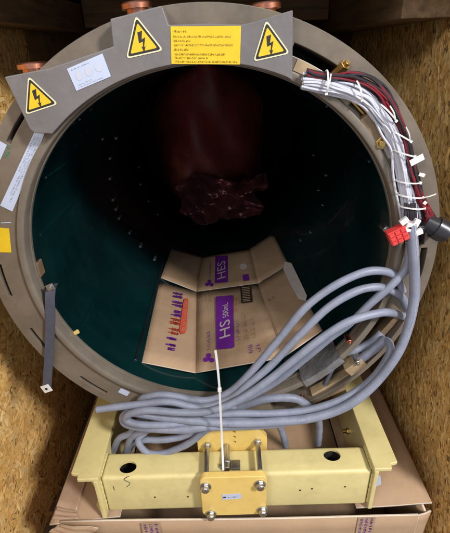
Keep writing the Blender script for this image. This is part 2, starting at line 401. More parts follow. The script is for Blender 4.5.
# -- terminal blocks behind the tabs, with copper studs on top
def block(name, tl, tr, dep_):
    d = Vector((0,.029,0)); dn = Vector((0,0,-.05))
    a, b_ = tl + (tr-tl)*.06, tr + (tl-tr)*.06
    mb = MB().prism([a+d-Vector((0,0,.004)), b_+d-Vector((0,0,.004)), b_+d+dn, a+d+dn], (0, dep_, 0))
    return mb.build(name, M['plate'], pl, bevel=.002)
for (tl, tr, cu, cv) in ((Ltl, Ltr, 33, 70), (Mtl, Mtr, 137, 10.5), (Rtl, Rtr, 266, 15.5)):
    block('terminal_block', tl, tr, .06)
    c = on(cu, cv, y=.025)
    mid = (tl+tr)/2; up = (tr-tl).cross(Vector((0,1,0))).normalized()
    up = up if up.z > 0 else -up
    up = (up*.45 + Vector((0,0,1))).normalized()
    base = Vector((c.x, .028, c.z + (.006 if cu > 200 else .0)))
    st = MB().cyl(base - up*.03, base + up*.002, .017, 24).cyl(base + up*.002, base + up*.0085, .0235, 28).cyl(base + up*.0085, base + up*.0115, .0235, 28, r2=.0195)
    st.build('terminal_stud', M['copper'], pl, smooth=True)

# -- micro print: word-like rows of tiny strokes
def strokes(mb, o, ex, ey, n, width, height, seed, fill=1.0, word=(3, 9)):
    """one row of unreadable fine print from o along ex, height along ey, on the plane with normal n"""
    rnd = random.Random(seed); x = 0; cw = height*.62
    while x < width*fill:
        for q in range(rnd.randint(*word)):
            if x > width*fill: break
            for k_ in range(rnd.randint(1, 3)):
                if rnd.random() < .6:
                    a0 = x + rnd.uniform(.05,.55)*cw; h0 = rnd.choice((0,0,.0,.45)); h1 = rnd.choice((.65,.65,1))
                    w_ = cw*.2
                    c = [o+ex*a0+ey*h0*height, o+ex*(a0+w_)+ey*h0*height, o+ex*(a0+w_)+ey*h1*height, o+ex*a0+ey*h1*height]
                else:
                    a0 = x + .05*cw; h0 = rnd.choice((0,.3,.55)); w_ = cw*.65; t_ = height*.16
                    c = [o+ex*a0+ey*h0*height, o+ex*(a0+w_)+ey*h0*height, o+ex*(a0+w_)+ey*(h0*height+t_), o+ex*a0+ey*(h0*height+t_)]
                mb.add([p + n for p in c], [(0,1,2,3)])
            x += cw
        x += cw*.7
def sheet(name, quad, n, m, parent, th=.0006, bevel=0):
    return MB().prism([Vector(p) for p in quad], n*th).build(name, m, parent, bevel=bevel)
FN = Vector((0,-1,0))
def rows(parent, tl, tr, bl, br, spec, m, name='print', lift=.0008, seed=1):
    """spec: list of (t_top, height, fill, x0) in fractions of the label"""
    mb = MB()
    for i, (t, h, fl_, x0) in enumerate(spec):
        a = tl.lerp(bl, t+h); c = tr.lerp(br, t+h); ex = (c-a).normalized(); ey = (tl-bl).normalized()
        W = (c-a).length
        strokes(mb, a + ex*W*x0, ex, ey, FN*lift, W*(fl_-x0), (tl-bl).length*h, seed*31+i)
    return mb.build(name, m, parent)
# yellow text label
ya, yb_, yc, yd = P2(170.5,26.5,yF-.0005), P2(241,26,yF-.0005), P2(240,64.5,yF-.0005), P2(171.5,64,yF-.0005)
lab = sheet('warning_label', (ya, yb_, yc, yd), FN, M['yelsticker'], coil)
lab['label'] = 'yellow label with rows of fine dark print'
# the print is too small to read in the photograph: rows of fine strokes in its lengths
for q in range(2):
    rows(lab, ya, yb_, yd, yc, [(.095,.062,.21,.03), (.235,.062,.86,.03), (.345,.062,.28,.04), (.455,.062,.88,.04), (.58,.062,.24,.04), (.70,.062,.78,.05), (.80,.062,.52,.05), (.90,.062,.95,.05)], M['browntext'], seed=2+q, lift=.001)
# triangular voltage stickers
def tri(A, B, C_):
    A, B, C_ = [P2(*p, y=yF-.0004) for p in (A, B, C_)]
    g = (A+B+C_)/3
    def rt(s, rad):
        out = []
        Q = [g + (p-g)*s for p in (A, B, C_)]
        for i in range(3):
            p, a, b_ = Q[i], Q[i-1], Q[(i+1) % 3]
            da = (a-p).normalized(); db = (b_-p).normalized()
            for t in range(6):
                q = t/5; out.append(p + (da*(1-q)**2 + db*q**2)*rad)
        return out
    st = MB().prism(rt(1.06, .007), FN*.0005).build('warning_sticker', M['paleyel'], coil)
    MB().add([p + FN*.0008 for p in rt(.94, .005)], [tuple(range(18))]).build('border', M['black'], st)
    MB().add([p + FN*.0011 for p in rt(.75, .003)], [tuple(range(18))]).build('field', M['yelsticker'], st)
    up = (A-(B+C_)/2); side = (B-C_)/2
    upn = up; sd = side
    bolt = [(-.10,.26), (.13,.28), (.02,.04), (.20,.08), (.055,-.19), (.13,-.17), (.0,-.34), (-.06,-.15), (.005,-.18), (.06,-.02), (-.14,-.05)]
    ctr = g + up*.02
    MB().add([ctr + sd*x*1.15 + upn*z*.92 + FN*.0014 for (x, z) in bolt], [tuple(range(len(bolt)))]).build('lightning_symbol', M['black'], st)
tri((28.7,77), (57.3,103.8), (26.3,114))
tri((136,16.5), (162.5,50), (127,58))
tri((266.3,21), (289,53), (254,61))
# white plate label
wa, wb_, wc, wd_ = P2(67,69,yF-.0004), P2(102.5,53.5,yF-.0004), P2(111,76.5,yF-.0004), P2(76.5,91,yF-.0004)
wlab = sheet('type_label', (wa, wb_, wc, wd_), FN, M['white'], coil)
rows(wlab, wa, wb_, wd_, wc, [(.08,.07,.6,.08), (.78,.06,.5,.1), (.88,.06,.8,.1)], M['greytext'], seed=5, lift=.001)
ex = (wb_-wa); ey = (wd_-wa)
for k in range(3):
    c = wa + ex*(.22+.28*k) + ey*.45 + FN*.001
    MB().add([c + ex*.10*math.cos(t*PI/8) + ey*.20*math.sin(t*PI/8) for t in range(16)], [tuple(range(16))]).build('emblem', M['palegrey'], wlab)
# long white strip on the ring
def F2(u, v): return on(u, v, y=-.0004)
sa, sb, sc, sd_ = F2(35,131), F2(45,133), F2(12.5,211.5), F2(.2,205.5)
strip = sheet('serial_label', (sa, sb, sc, sd_), FN, M['white'], coil)
mb = MB()
dn = (sd_-sa); ac = (sb-sa)
for k in range(3):
    o_ = sa + dn*.06 + ac*(.18+.27*k)
    strokes(mb, o_, dn.normalized(), ac.normalized(), FN*.001, dn.length*.9, .0032, 50+k, fill=(.5,.85,.95)[k])
mb.build('print', M['greytext'], strip)
sheet('yellow_sticker', (F2(-7,227), F2(9.2,228.5), F2(11.5,252.5), F2(-6,252)), FN, M['yelsticker'], coil)
s2 = sheet('round_label', (F2(-9,136), F2(7,145), F2(-1,163), F2(-16,152)), FN, M['white'], coil)
mb = MB()
for k in range(4):
    strokes(mb, F2(7.5+k*.9,159-k*3.2), Vector((.6,0,.8)), Vector((-.8,0,.6)), FN*.0006, .007, .007, 80+k, word=(1,2))
mb.build('marker_scribble', M['green'], coil)
sheet('white_sticker', (F2(121,388), F2(130,392), F2(127,396), F2(118,392)), FN, M['white'], coil)
c = on(8, 203, y=-.001)
sheet('scribed_line', (F2(1,222.6), F2(11,222.2), F2(11,222.9), F2(1,223.3)), FN, M['white'], coil, th=.0003)
# bits glued inside the bore edge
c = oncyl(40, 268, RB-.002)
MB().obox(c, polar(1, math.degrees(math.atan2(c.z,c.x))+90)*.016, Vector((0,.012,0)), Vector((c.x,0,c.z)).normalized()*.003).build('foam_pad', M['recess'], coil, bevel=.002)
c = oncyl(75, 333, RB-.002)
MB().cyl(c, c - Vector((c.x,0,c.z)).normalized()*.008, .005, 12).build('yellow_plug', M['yelplate'], coil, smooth=True)
# silver tape over the lip at lower right
mb = MB(); tp = []
for i in range(12):
    a = -57 + i*1.5
    for (r, y) in ((RL+.0035, -.0025), (RL+.0025, -.0115), (RB-.001, -.0115), (RB-.0035, .0), (RB-.0045, .045)):
        tp.append(polar(r + random.uniform(-.0006,.0006), a + random.uniform(-.2,.2), y + random.uniform(-.0008,.0004)))
mb.add(tp, [(i*5+j, i*5+j+1, (i+1)*5+j+1, (i+1)*5+j) for i in range(11) for j in range(4)])
mb.build('silver_tape', M['foil'], coil, smooth=True)
# tan laminate patches, brass water fittings in the recesses
mb = MB(); q = arc(.3635, 50.5, 67, 12, -.0006) + arc(.381, 67, 50.5, 12, -.0006)
mb.prism(q, (0, -.001, 0)); mb.build('tan_laminate', M['tan'], coil)
def pipe(name, pts, r, m, seg=12): return MB().tube(pts, r, seg).build(name, m, coil, smooth=True)
pipe('brass_pipe', [on(343,92,y=.006), on(352,101,y=.006), on(364,114,y=.006)], .0048, M['brass'])
a_, b_ = on(364,114,y=.006), on(379,140,y=.006); dv = (b_-a_).normalized(); pr = dv.cross(Vector((0,1,0)))
MB().obox((a_+b_)/2, dv*(b_-a_).length/2, Vector((0,.014,0)), pr*.013).build('manifold', M['recess'], coil, bevel=.003)
def nut(u, v, y, r, axis=Vector((0,-1,0)), m='brass', name='brass_nut'):
    c = on(u, v, y=y)
    MB().cyl(c - axis*.02, c + axis*.004, r, 6).cyl(c + axis*.004, c + axis*.009, r*.55, 14).build(name, M[m], coil, bevel=.001)
nut(381, 143, -.006, .0105); nut(344, 66, -.002, .009, axis=Vector((.5,-.6,.6)).normalized())
nut(374,110,.006,.008)
pipe('water_pipe', [on(388,160,y=.013), on(396,200,y=.013), on(397,240,y=.013)], .008, M['recess'])
# lower manifold
def bar(name, u0, v0, u1, v1, y, hw, hd, m):
    a_, b_ = on(u0, v0, y=y), on(u1, v1, y=y); dv = (b_-a_).normalized(); pr = dv.cross(Vector((0,1,0)))
    MB().obox((a_+b_)/2, dv*(b_-a_).length/2, Vector((0,hd,0)), pr*hw).build(name, M[m], coil, bevel=.0015)
bar('brass_block', 346, 368, 362, 357, .0, .012, .018, 'tan')
bar('laminate_bar', 312, 393, 352, 371, .022, .007, .012, 'tan')
bar('laminate_bar', 300, 405, 345, 385, .024, .005, .01, 'recess')
bar('laminate_bar', 365, 348, 398, 312, .026, .007, .012, 'recess')
bar('cable_lug', 324, 385, 336, 362, .0, .004, .004, 'strap')
nut(357, 362, -.016, .0055, m='steel', name='steel_nut')
nut(349, 341, -.002, .006, m='copper', name='copper_lug')
nut(303, 402, -.004, .006, m='copper', name='copper_lug')
nut(404, 317, -.012, .005, m='steel', name='hose_clip')
nut(386, 229, -.003, .0065, m='steel', name='steel_screw')

# ------------------------------------------------------------------ film hanging at the far end
mb = MB(); NX, NZ = 46, 56
rnd = random.Random(11)
def lump(x, z):
    return (.012*math.sin(9*x+3*z) + .008*math.sin(21*x-8*z+1) + .006*math.sin(33*x+17*z)) 
V = []
for i in range(NX+1):
    s = i/NX*2-1
    for j in range(NZ+1):
        t = j/NZ
        ztop = .325
        zbot = -.285
        z = ztop + (zbot-ztop)*t
        zz = max(min((z - .02)/.31, 1), -1); hw = .245*math.sqrt(max(1 - abs(zz)**3.2, .0005))*(1 + .012*math.sin(z*13) + .01*math.sin(z*41+1))
        x = -.035 + s*hw
        crum = max(0, 1 - ((x-.07)/.15)**2) * max(0, 1 - ((z+.20)/.11)**2)
        y_ = 1.0 + .22*abs(s)**3 + .05*(1-t) + lump(x, z)*1.3 + crum*(.035*math.sin(57*x+31*z) + .03*math.sin(-41*x+63*z+2) + .018*math.sin(97*x+20*z))
        V.append((x, y_, z))
mb.add(V, [(i*(NZ+1)+j, (i+1)*(NZ+1)+j, (i+1)*(NZ+1)+j+1, i*(NZ+1)+j+1) for i in range(NX) for j in range(NZ)])
mb.build('plastic_film', M['film'], label='dark maroon plastic film hanging at the far end of the bore', cat='film', smooth=False)
# crumpled clear bag lying at its foot
mb = MB(); V = []; n1, n2 = 64, 48
def fold(s_, t_):
    h = 0
    for (a_, f_, p_, w_) in ((.4,3.1,.3,1), (1.9,4.3,1.1,.8), (-.7,5.6,2.0,.6), (2.7,8.0,.5,.30), (1.2,11.0,4.0,.20), (-1.1,17.0,1.0,.08)):
        q = math.sin(f_*(s_*math.cos(a_) + t_*math.sin(a_)) + p_ + .6*math.sin(2.3*s_+1.7*t_))
        h += w_*(1 - 2*abs(q)**1.1)
    return h
for i in range(n1+1):
    for j in range(n2+1):
        s_, t_ = i/n1*2-1, j/n2*2-1
        k_ = 1 - .12*math.sin(5*math.atan2(t_, s_) + 1) - .06*math.sin(9*math.atan2(t_, s_))
        e = max(0, 1 - (s_*s_*.7 + t_*t_*.6))
        p = on(222 + s_*40*k_ - t_*5, 199 + t_*21*k_ - 9*s_*s_ , y=.955)
        rr_ = math.hypot(p.x, p.z)
        if rr_ > .337: p = Vector((p.x*.337/rr_, p.y, p.z*.337/rr_))
        V.append(p + Vector((0, -.06*e + .026*fold(s_*1.1, t_*1.1), 0)))
mb.add(V, [(i*(n2+1)+j, (i+1)*(n2+1)+j, (i+1)*(n2+1)+j+1, i*(n2+1)+j+1) for i in range(n1) for j in range(n2)])
mb.build('plastic_bag', M['clearfilm'], smooth=True, label='crumpled shiny clear plastic bag at the foot of the maroon film', cat='plastic bag')

# ------------------------------------------------------------------ flattened carton in the bore
carton = thing('flattened_carton', (.0, .45, -.335), 'opened flat brown carton with purple print lying in the bore', 'carton')
zc = -.3325
def panel(name, pts, m=M['card'], th=.003):
    """pts: 4 corners fl, fr, br, bl, a gently buckled board"""
    a, b_, c, d = [Vector(p) for p in pts]
    n = (b_-a).cross(d-a).normalized()
    if n.z < 0: n = -n
    K = 8; V = []
    for i in range(K+1):
        for j in range(K+1):
            s, t = i/K, j/K
            p = (a*(1-s)+b_*s)*(1-t) + (d*(1-s)+c*s)*t
            V.append(p)
    F = [(i*(K+1)+j, (i+1)*(K+1)+j, (i+1)*(K+1)+j+1, i*(K+1)+j+1) for i in range(K) for j in range(K)]
    o = link(name, mesh(name, V, F, True), m, carton)
    o.data.materials.append(M['cardedge'])
    sm = o.modifiers.new('thick', 'SOLIDIFY'); sm.thickness = th; sm.offset = -1; sm.material_offset_rim = 1
    # normals up
    bm = bmesh.new(); bm.from_mesh(o.data)
    for f in bm.faces:
        f.normal_update()
        if f.normal.z < 0: f.normal_flip()
    bm.to_mesh(o.data); bm.free()
    return o, a, n
RC = RB-.004
c1f = on(195.5, 372.5, z=zc); c1s = on(196.5, 292, z=zc); c1s2 = on(196.6, 291.4, z=zc); c1b = on(203, 256, z=zc)
RD = RB-.047
c2f = oncyl(283, 357, RD); c2s = oncyl(258, 283.5, RD); c2s2 = oncyl(257.9, 283.0, RD); c2b = oncyl(250, 249, RD)
lf = oncyl(142, 362, RC); ls = oncyl(159.5, 282, RC); ls2 = oncyl(161, 277.5, RC); lb = oncyl(172, 247.5, RC)
rf = oncyl(322, 330, RC); rs = oncyl(288.5, 265, RC); rs2 = oncyl(288.2, 264.4, RC); rb_ = oncyl(273, 234, RC)
pL = panel('side_panel', (lf, c1f, c1s, ls))
pC = panel('centre_panel', (c1f, c2f, c2s, c1s))
pR = panel('side_panel', (c2f, rf, rs, c2s))
up_ = Vector((0,0,.0006))
pLu = panel('flap', (ls2+up_, c1s2+up_, c1b+up_, lb+up_)); pCu = panel('flap', (c1s2+up_, c2s2+up_, c2b+up_*2, c1b+up_)); pRu = panel('flap', (c2s2+up_, rs2+up_, rb_+up_*3, c2b+up_*2))
def prt(pan, name, uv, m, lift=.0020, poly=None):
    o, a, n = pan
    V = [onplane(u, v, a, n) + n*lift for (u, v) in uv]
    return MB().add(V, [tuple(range(len(V)))]).build(name, m, o)
def prow(mb, pan, u0, v0, u1, v1, hpx, seed, lift=.0024, word=(3,8), side=1):
    o, a, n = pan
    A = onplane(u0, v0, a, n) + n*lift; B = onplane(u1, v1, a, n) + n*lift
    ex = (B-A).normalized(); ey = n.cross(ex)*side
    H = (onplane(u0+hpx, v0, a, n) - onplane(u0, v0, a, n)).length
    strokes(mb, A, ex, ey, Vector((0,0,0)), (B-A).length, H, seed, word=word)
# the big purple panels with their lettering
blk = prt(pC, 'purple_print', [(216,297), (233,295.5), (234.5,347), (233,348.5), (218,350), (216.5,349)], M['purple'])
blk2 = prt(pCu, 'purple_print', [(214.8,283.6), (228,282.5), (228,256), (215.6,256.6)], M['purple'])
def text(pan, parent, body, u, v, u2, v2, hpx, m, lift=.0028):
    """lettering running from (u,v) to (u2,v2) on a carton panel"""
    o, a, n = pan
    A = onplane(u, v, a, n); B = onplane(u2, v2, a, n)
    ex = (B-A).normalized(); ey = n.cross(ex)
    H = (onplane(u+hpx, v, a, n) - A).length
    cu = bpy.data.curves.new('lettering', 'FONT'); cu.body = body; cu.size = 1; cu.resolution_u = 3
    t = bpy.data.objects.new('lettering', cu); COL.objects.link(t)
    bpy.context.view_layer.update()
    m_ = bpy.data.meshes.new_from_object(t.evaluated_get(bpy.context.evaluated_depsgraph_get()))
    bpy.data.objects.remove(t, do_unlink=True)
    xs = [q.co.x for q in m_.vertices]; w_ = max(xs) - min(xs); x0 = min(xs)
    sx = (B-A).length / w_; sy = H/.7
    for q in m_.vertices:
        q.co = A + ex*(q.co.x-x0)*sx + ey*q.co.y*sy + n*lift
    m_.materials.clear()
    link('lettering', m_, m, parent)
text(pC, blk, 'HS', 230.5, 336.5, 230, 319.5, 10, M['paper'])
text(pC, blk, '500mL', 229, 317, 228.2, 303, 5.5, M['paper'])
text(pCu, blk2, 'HES', 225.8, 278, 225.3, 261, 7.5, M['paper'])
# logo crosses
def logo(pan, u, v, s):
    o, a, n = pan
    mb = MB()
    for (du, dv, r) in ((0,-.9,1), (-.9,.35,1), (.9,.5,1), (0,.1,.7)):
        V = [onplane(u + s*(du + r*.75*math.cos(t*PI/5)), v + s*(dv + r*.7*math.sin(t*PI/5)), a, n) + n*(.0021 + .0001*r*abs(du)) for t in range(10)]
        mb.add(V, [tuple(range(10))])
    mb.build('logo', M['purple'], o)
logo(pC, 209, 359, 3.4); logo(pCu, 209.5, 284, 2.5)
mb = MB()
prow(mb, pC, 210.5, 350, 210.5, 331, 3.0, 21); mb.build('purple_line', M['purple'], pC[0])
mb = MB(); prow(mb, pC, 240.5, 341, 238.8, 322, 3.4, 22); mb.build('purple_line', M['purple'], pC[0])
mb = MB(); prow(mb, pCu, 211, 279, 211.5, 264, 2.2, 23); mb.build('purple_line', M['purple'], pCu[0])
prt(pCu, 'purple_patch', [(243.5,281.5), (249.5,280.8), (248.5,274.5), (242.6,275.2)], M['purple'])
prt(pCu, 'round_mark', [(243.5+3.6*math.cos(t*PI/6), 267+3.2*math.sin(t*PI/6)) for t in range(12)], M['paper'])
mb = MB()
prow(mb, pC, 237.6, 312, 236.6, 297, 2.6, 24)
mb.build('red_line', M['redprint'], pC[0])
for k, (a0, b0, a1, b1_) in enumerate(((249,340,245,313), (256.5,338,253,318), (207,302,206,291), (211.5,302,211,291), (203.5,302,203,291))):
    mb = MB(); prow(mb, pC, a0, b0, a1, b1_, 3.2 if k < 2 else 1.8, 30+k, word=(2,4))
    mb.build('faded_line', M['brownprint'], pC[0])
mb = MB(); prow(mb, pC, 253.5, 353, 252.5, 345, 4, 37); mb.build('purple_line', M['purple'], pC[0]); mb = MB(); prow(mb, pC, 261.5, 352, 259.5, 343, 3.6, 38); mb.build('purple_line', M['purple'], pC[0])
# bar code
bc = prt(pC, 'barcode_field', [(241.5,303.5), (252.2,302.2), (249.8,285.4), (240.4,286.6)], M['black'])
mb = MB()
for k in range(9):
    t = .06 + k*.1
    V = [onplane(241.5+(240.4-241.5)*(t+d)+(1.6 if e == 0 else 9.3), 303.5+(286.6-303.5)*(t+d)-(.15 if e == 0 else .95), pC[1], pC[2]) + pC[2]*.0026 for (d, e) in ((0,0),(.045,0),(.045,1),(0,1))]
    mb.add(V, [(0,1,2,3)])
mb.build('barcode_gap', M['card'], bc)
# left panel: oval red banner, purple and red rows
ov = [(190.5-3.6+3.6*math.cos(t), 303 + 4*math.sin(t)) for t in [PI + PI*i/8 for i in range(9)]]
bn = prt(pL, 'red_banner', [(183.2,303), (184.5,299), (187.2,298.2), (188,301), (186.2,330), (184.5,334), (180.8,334.6), (179.2,331)], M['redprint'])
mb = MB(); prow(mb, pL, 184.8, 332, 187, 301, 3.4, 41, lift=.0028, word=(2,3)); mb.build('lettering', M['card'], bn)
for (m_, a0, b0, a1, b1_, sd0) in (('purple', 181.0, 318, 182.4, 295, 44), ('redprint', 178.0, 336, 180.6, 318, 45), ('purple', 174.6, 352, 176.6, 338, 46)):
    mb = MB()
    for r_ in range(5): prow(mb, pL, a0, b0, a1, b1_, 9.5, sd0*5+r_, word=(2,2))
    mb.build('large_characters', M[m_], pL[0])
# torn paper at the right edge, red jottings
prt(pR, 'torn_paper', [(284.5,262), (291.5,263.5), (299,279), (307,296), (306,302), (298.5,299.5), (290,284), (283.5,270)], M['paper'])
mb = MB(); prow(mb, pR, 262, 282, 273, 277, 2.5, 61); mb.build('faded_line', M['brownprint'], pR[0]); mb = MB(); prow(mb, pR, 268, 302, 275, 298, 3, 62, word=(2,3)); mb.build('faded_line', M['brownprint'], pR[0])

# ------------------------------------------------------------------ yellow cradle
ZT, ZBm = -.470, -.588
YBF, YBB = -.104, -.036
WLx, WRx = -.268, .338            # inner faces of the two channel webs
cr = thing('transport_cradle', (.035, -.02, -.592), 'yellow painted steel cradle beam with end channels under the coil', 'cradle')
beam = MB().box((WLx+.0005, YBF, ZBm), (WRx-.0005, YBB, ZT)).build('cross_beam', M['yelpaint'], cr)
bv = beam.modifiers.new('bev', 'BEVEL'); bv.width = .009; bv.segments = 4; bv.limit_method = 'ANGLE'
cut = [MB().box((WLx-.1, YBF+.006, ZBm+.006), (WRx+.1, YBB-.006, ZT-.006)).build('cut', None)]
for (u, v) in ((128,467), (332,455)):
    c = on(u, v, z=ZT)
    cc = MB(); cc.cyl((0,0,-.03), (0,0,.03), 1, 32)
    o = cc.build('cut', None)
    o.scale = (.0195, .0155, 1); o.location = c; cut.append(o)
for o in cut: o.location = o.location - Vector((0,0,0))
# cutters live in world space; the beam carries its parent's offset back to world space
bake(beam, cut)
for p in beam.data.polygons: p.use_smooth = True
beam.data.set_sharp_from_angle(angle=math.radians(40))
if len(beam.data.materials) == 0: beam.data.materials.append(M['yelpaint'])
while len(beam.data.materials) < 2: beam.data.materials.append(M['steelshade'])
beam.data.materials[1] = M['steelshade']
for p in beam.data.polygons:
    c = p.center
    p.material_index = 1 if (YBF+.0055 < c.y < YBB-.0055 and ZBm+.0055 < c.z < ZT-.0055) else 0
for (u, v) in ((155,497), (188,496.5), (300,490), (312,488.5), (345,486.5)):
    c = on(u, v, y=YBF)
    MB().cyl(c + Vector((0,.002,0)), c - Vector((0,.0007,0)), .0023, 10).build('rivet_hole', M['black'], cr)
for pts in ([(126.5,487),(130,483),(124,479.5),(129,476)], [(113,486),(114.5,490)]):
    mb = MB(); Q = [on(u, v, y=YBF-.0002) for (u, v) in pts]
    mb.tube(Q, .0007, 5, 4); mb.build('pen_mark', M['blackconn'], cr)
def channel(sgn, xw, xo, yn, yf):
    """web at xw, flanges running outwards to xo"""
    tw = .010*sgn
    ztop = -.452; zb = -.592; tf = .010
    nt = .016
    mb = MB()
    a, b_ = sorted((xw, xw+tw))
    mb.box((a, yn, zb), (b_, yf, ztop-tf-.0004)); 
    mb.build('web', M['yelpaint'], cr, bevel=.002)
    # top flange with a notched near corner
    P = [(xw-.002*sgn, yn), (xo-.018*sgn, yn), (xo-.016*sgn, yn+.012), (xo, yn+.016), (xo, yf), (xw-.002*sgn, yf)]
    MB().prism([(x, y, ztop) for (x, y) in P], (0,0,-tf)).build('top_flange', M['yelpaint'], cr, bevel=.002)
    P = [(xw+tw+.0003*sgn, yn+.012), (xo-.045*sgn, yn+.012), (xo-.03*sgn, yn+.03), (xo-.03*sgn, yf), (xw+tw+.0003*sgn, yf)]
    MB().prism([(x, y, zb) for (x, y) in P], (0,0,.010)).build('bottom_flange', M['yelpaint'], cr, bevel=.002)
    # gusset between the flanges
    g = [(xw+tw*1.03, zb+.0105), (xo-.050*sgn, zb+.0105), (xo-.03*sgn, ztop-tf-.03), (xo-.03*sgn, ztop-tf-.0005), (xw+tw*1.03, ztop-tf-.0005)]
    MB().prism([(x, yn+.03, z) for (x, z) in g], (0,.008,0)).build('gusset', M['yelpaint'], cr, bevel=.0015)
channel(-1, WLx, -.329, -.118, .55)
channel(1, WRx, .392, -.112, .55)
sheet('white_sticker', [on(u, v, y=-.0825) for (u, v) in ((376,474), (380.5,476), (381,484), (375,487))], FN, M['white'], cr)
c = on(349, 431, x=WRx)
MB().cyl(c + Vector((.004,0,0)), c - Vector((.007,0,0)), .0085, 6).cyl(c - Vector((.007,0,0)), c - Vector((.016,0,0)), .005, 12).build('bolt', M['brass'], cr, bevel=.001)
for (xx, sg) in ((WLx, 1), (WRx, -1)):
    for (pa, pb) in (((xx+.001*sg, YBF-.001, ZT-.008), (xx+.001*sg, YBF-.001, ZBm+.014)), ((xx+.001*sg, YBF+.006, ZT+.0005), (xx+.001*sg, YBB-.004, ZT+.0005))):
        pa, pb = Vector(pa), Vector(pb); n_ = 14
        wrn = random.Random(3)
        MB().tube([pa.lerp(pb, q/n_) + Vector((wrn.uniform(-.0003,.0003),)*3) for q in range(n_+1)], lambda t: .0026*(1 + .10*math.sin(t*150) + .08*math.sin(t*37)), 8, 6).build('weld_bead', M['yelpaint'], cr, smooth=True)
# clamp
YP = -.126
def rrect(x0, x1, z0, z1, r, y, sk=0):
    out = []
    for (cx, cz, a0) in ((x1-r, z1-r, 0), (x0+r, z1-r, 90), (x0+r, z0+r, 180), (x1-r, z0+r, 270)):
        for t in range(6):
            a = math.radians(a0 + 90*t/5); out.append(Vector((cx + r*math.cos(a), y, cz + r*math.sin(a))))
    return out
fp = MB().prism(rrect(-.044, .101, -.579, -.448, .014, YP), (0, .016, 0)).build('clamp_plate', M['yelplate'], cr, bevel=.002)
st = sheet('plate_label', [on(u, v, y=YP-.0004) for (u, v) in ((222,494.5), (241,493.3), (241.5,498.2), (222.5,499.4))], FN, M['white'], fp)
mb = MB(); A = on(228, 498, y=YP-.0014); B = on(237.5, 497.3, y=YP-.0014)
strokes(mb, A, (B-A).normalized(), Vector((0,0,1)), Vector((0,0,0)), (B-A).length, .0045, 91); 
A = on(223.3, 498.2, y=YP-.0014); mb.add([A, A+Vector((.006,0,.001)), A+Vector((.006,0,.005)), A+Vector((0,0,.005))], [(0,1,2,3)])
mb.build('print', M['black'], st)
rods = ((-.030, -.455), (.0875, -.449))
for (u, v) in ((205.5,486), (260,483.5), (211,513.5), (262.5,509.5)):
    c = on(u, v, y=YP)
    o = MB().cyl(c + Vector((0,.001,0)), c - Vector((0,.003,0)), .0125, 20).build('washer', M['steel'], fp, smooth=True)
    MB().cyl(c - Vector((0,.0032,0)), c - Vector((0,.012,0)), .0092, 6).cyl(c - Vector((0,.012,0)), c - Vector((0,.0135,0)), .0075, 12).build('bolt_head', M['steel'], fp, bevel=.001)
# back plate with chamfered corners and two rows of holes
yk = YBB+.003
bp_ = [(-.053,-.575), (.110,-.575), (.110,-.440), (.088,-.407), (-.020,-.409), (-.053,-.438)]
back = MB().prism([(x, yk, z) for (x, z) in bp_], (0,.014,0)).build('back_plate', M['yelplate'], cr)
cut = []
for (u, v) in ((225,429), (233.8,426.8), (234,432), (234.2,437), (234.4,442)):
    c = on(u, v, y=yk); o = MB().cyl(c - Vector((0,.03,0)), c + Vector((0,.03,0)), .0043, 14).build('cut', None); cut.append(o)
bake(back, cut)
if len(back.data.materials) == 0: back.data.materials.append(M['yelplate'])
bb = back.modifiers.new('b', 'BEVEL'); bb.width = .0012; bb.limit_method = 'ANGLE'; bb.segments = 2
for (x, z) in rods:
    MB().cyl((x, yk+.002, z), (x, YP+.014, z), .0058, 14).build('clamp_rod', M['steel'], cr, smooth=True)
    MB().cyl((x, yk-.0005, z), (x, yk-.008, z), .0095, 6).build('rod_nut', M['steel'], cr, bevel=.001)
# centre stop bolt lying on the beam
mb = MB().cyl((.015, yk-.0005, -.4605), (.015, -.098, -.4605), .0072, 14).cyl((.015, -.070, -.4605), (.015, -.082, -.4605), .0092, 6)
mb.build('stop_bolt', M['steel'], cr, bevel=.0006)
MB().box((.0245, -.094, ZT+.0005), (.045, -.072, ZT+.0085)).box((-.002, -.088, ZT+.0005), (.0075, -.078, ZT+.006)).build('stop_clip', M['steel'], cr, bevel=.001)

# ------------------------------------------------------------------ cardboard box under the cradle
ZB = -.596
bx = thing('cardboard_box', (.045, .2, ZF), 'large brown cardboard box with taped front edge under the yellow cradle', 'box')
YBX = -.121
def board(name, pts, th, m='cardpink', parent=bx, buckle=.002, K=8, seed=0):
    rnd = random.Random(seed)
    a, b_, c, d = [Vector(p) for p in pts]; n = (b_-a).cross(d-a).normalized(); V = []
    ph = rnd.uniform(0, 6)
    for i in range(K+1):
        for j in range(K+1):
            s, t = i/K, j/K
            p = (a*(1-s)+b_*s)*(1-t) + (d*(1-s)+c*s)*t
            p += n*buckle*(math.sin(7*s+ph+3*t)*.6 + math.sin(13*t+ph)*.4)
            V.append(p)
    F = [(i*(K+1)+j, (i+1)*(K+1)+j, (i+1)*(K+1)+j+1, i*(K+1)+j+1) for i in range(K) for j in range(K)]
    o = link(name, mesh(name, V, F, True), M[m], parent); o.data.materials.append(M['cardedge'])
    sm = o.modifiers.new('thick', 'SOLIDIFY'); sm.thickness = th; sm.offset = 0; sm.material_offset_rim = 1
    return o
board('front_panel', [(-.385,YBX,ZF+.002), (.455,YBX-.004,ZF+.002), (.452,YBX-.004,ZB-.001), (-.375,YBX,ZB+.004)], .005, seed=1)
board('side_panel', [(.462,YBX+.0,ZF+.002), (.470,.62,ZF+.002), (.482,.62,ZB-.006), (.476,YBX+.01,ZB-.014)], .005, seed=2)
board('side_panel', [(-.392,YBX+.004,ZF+.002), (-.392,.62,ZF+.002), (-.388,.62,ZB-.006), (-.388,YBX+.008,ZB-.010)], .005, seed=3)
